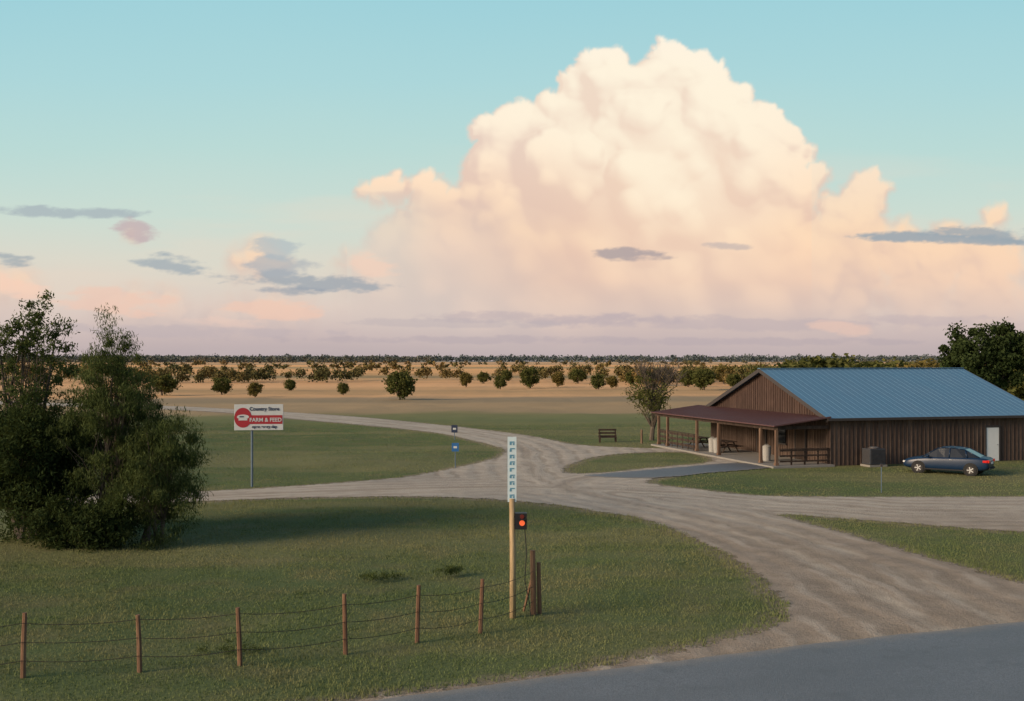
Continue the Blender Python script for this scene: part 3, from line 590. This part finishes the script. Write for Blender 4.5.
def lam(gx,gy,k): 
    nz=1/np.sqrt(1+(gx*k)**2+(gy*k)**2); return np.clip((-gx*k*.30*nz-gy*k*.65*nz+.68*nz),0,1)
s=.42*lam(gx,gy,.55)+.58*lam(gx2,gy2,.8); ao=np.clip((D1-blur(Dp,12))/26,-1,1); ao2=np.clip((D2-D3)/30,-1,1)
s=s+.22*ao+.22*ao2+.30*(fbm(X/70+7,Y/55+2,5,61)-.5)
s=sst(.30,1.05,s)
# the lower body dissolves into a smooth veil
sm=blur(s,10); k=np.clip(sst(180,100,Y)*.65+.05,0,1)*(X>-165)*(1-.5*sst(290,330,X)); s=s*(1-k)+sm*k
heart=np.exp(-(((X-165)/115)**2+((Y-195)/100)**2)); heart=np.clip(heart+.9*np.exp(-(((X-70)/200)**2+((Y-270)/60)**2)),0,1)
lit=gradsky(Y,[(0,(208,189,184)),(40,(230,202,186)),(80,(252,211,180)),(130,(255,218,182)),(180,(255,225,195)),(240,(255,237,215)),(300,(255,243,227))])
shd=gradsky(Y,[(0,(190,175,177)),(40,(203,182,177)),(80,(224,190,174)),(130,(229,194,175)),(180,(230,201,184)),(240,(226,206,196)),(300,(228,214,205))])
hh=heart[...,None]; lit=lit*(1-.75*hh)+L3(255,244,220)*.75*hh; shd=shd*(1-.5*hh)+L3(252,226,197)*.5*hh
flank=sst(90,-90,X)*sst(190,110,Y)*sst(-180,-160,X); shd=shd*(1-.6*flank[...,None])+L3(208,200,195)*.6*flank[...,None]; lit=lit*(1-.6*flank[...,None])+L3(228,210,199)*.6*flank[...,None]
cc=shd*(1-s[...,None])+lit*s[...,None]
soft=np.interp(Y,[40,110,170,220],[30,11,5,3]); al=sst(-1,1,(E+(fbm(X/14+3,Y/14+8,4,77)-.5)*soft*.9)/soft)
al*=np.interp(Y,[0,20,60,110],[.12,.38,.76,1.])
al=np.where(X<-160,al*.75,al); al=np.where(X>300,al*.9,al); al*=1-.35*sst(-60,-130,X)*sst(180,150,Y)*(X>-165)
sk=sk*(1-al[...,None])+cc*al[...,None]
st=[(-452,149,85,5,(168,180,186),.8),(-377,129,26,9,(196,178,180),.85),(-342,97,40,8,(160,172,180),.8),(-505,101,30,6,(162,172,178),.8),(-205,80,95,8,(160,168,176),.85),(-232,93,45,10,(172,178,184),.7),(-238,113,26,9,(172,185,192),.65),(-225,70,45,4,(158,165,174),.8),(125,106,46,6,(176,163,163),.9),(215,114,34,3.5,(194,180,176),.7),(430,122,105,5,(152,166,176),.9),(475,127,60,6,(156,168,176),.85),
    (30,43,150,5,(184,170,176),.5),(200,38,210,7,(188,174,178),.5),(-60,38,120,4,(190,178,180),.5),(420,40,120,5,(194,178,180),.5),(-330,30,180,6,(188,176,180),.5),(330,33,34,6,(240,202,182),.6),(-280,38,50,5,(236,204,188),.5),(-400,60,60,12,(240,200,180),.6),(-240,52,55,10,(242,200,178),.6),(-500,76,40,10,(248,208,186),.6),(-140,94,32,12,(246,208,186),.55),(100,20,400,4,(176,164,172),.5)]
nw=fbm(X/34+5,Y/9+5,5,91,.6); nw2=fbm(X/12+15,Y/6+25,4,95,.6)
for (cx,cy,hw,hh_,c,o) in st:
    q=((X-cx)/hw)**2+((Y-cy+hh_*.3*np.sin((X-cx)/hw*2.5))/(hh_*1.25))**2; a=sst(1.05,.1,q+(nw-.5)*2.2+(nw2-.5)*.8)*o*(q<2.6); sk=sk*(1-a[...,None])+L3(*c)*a[...,None]
hz=sst(45,0,Y)*.5; sk=sk*(1-hz[...,None])+L3(190,175,176)*hz[...,None]
R=9000; nrm=np.sqrt(U**2+1+Vv**2); Vd=np.stack([U/nrm*R,R/nrm,Vv/nrm*R],-1).reshape(-1,3)
t=NT('sky_emission'); em=t.n('ShaderNodeEmission'); t.l(t.attr('col').outputs['Color'],em.inputs[0]); em.inputs[1].default_value=1.; t.fin(em.outputs[0])
try: t.m.cycles.emission_sampling='NONE'
except Exception as e: print(e)
npmesh('sky',Vd,gridfaces(len(vs_),len(us)),[t.m],None,True,np.concatenate([sk.reshape(-1,3),np.ones((sk.shape[0]*sk.shape[1],1))],1))

# ------------------------------------------------------------ light
sunv=Vector((-.85,-.42,0)).normalized(); el=math.radians(20); sd=Vector((sunv.x*math.cos(el),sunv.y*math.cos(el),math.sin(el)))
w=D.worlds.new('World'); C.scene.world=w; w.use_nodes=True; nt=w.node_tree; bg=nt.nodes['Background']; sky=nt.nodes.new('ShaderNodeTexSky'); sky.sky_type='NISHITA'; sky.sun_disc=False; sky.sun_elevation=el; sky.sun_rotation=math.atan2(sd.x,sd.y); nt.links.new(sky.outputs[0],bg.inputs[0]); bg.inputs[1].default_value=.13
sl_=D.lights.new('sun','SUN'); sl_.energy=4.2; sl_.angle=math.radians(22); sl_.color=(1,.77,.54); so=D.objects.new('sun',sl_); COL.objects.link(so); so.rotation_euler=(-sd).to_track_quat('-Z','Y').to_euler()
# ------------------------------------------------------------ camera
cd=D.cameras.new('camera'); cam=D.objects.new('camera',cd); COL.objects.link(cam); cam.location=(0,0,6.4); cam.rotation_euler=(math.pi/2,0,0); cd.sensor_width=36; cd.lens=36*1100/1024; cd.shift_y=.0093; cd.clip_end=20000; cd.clip_start=.1
C.scene.camera=cam
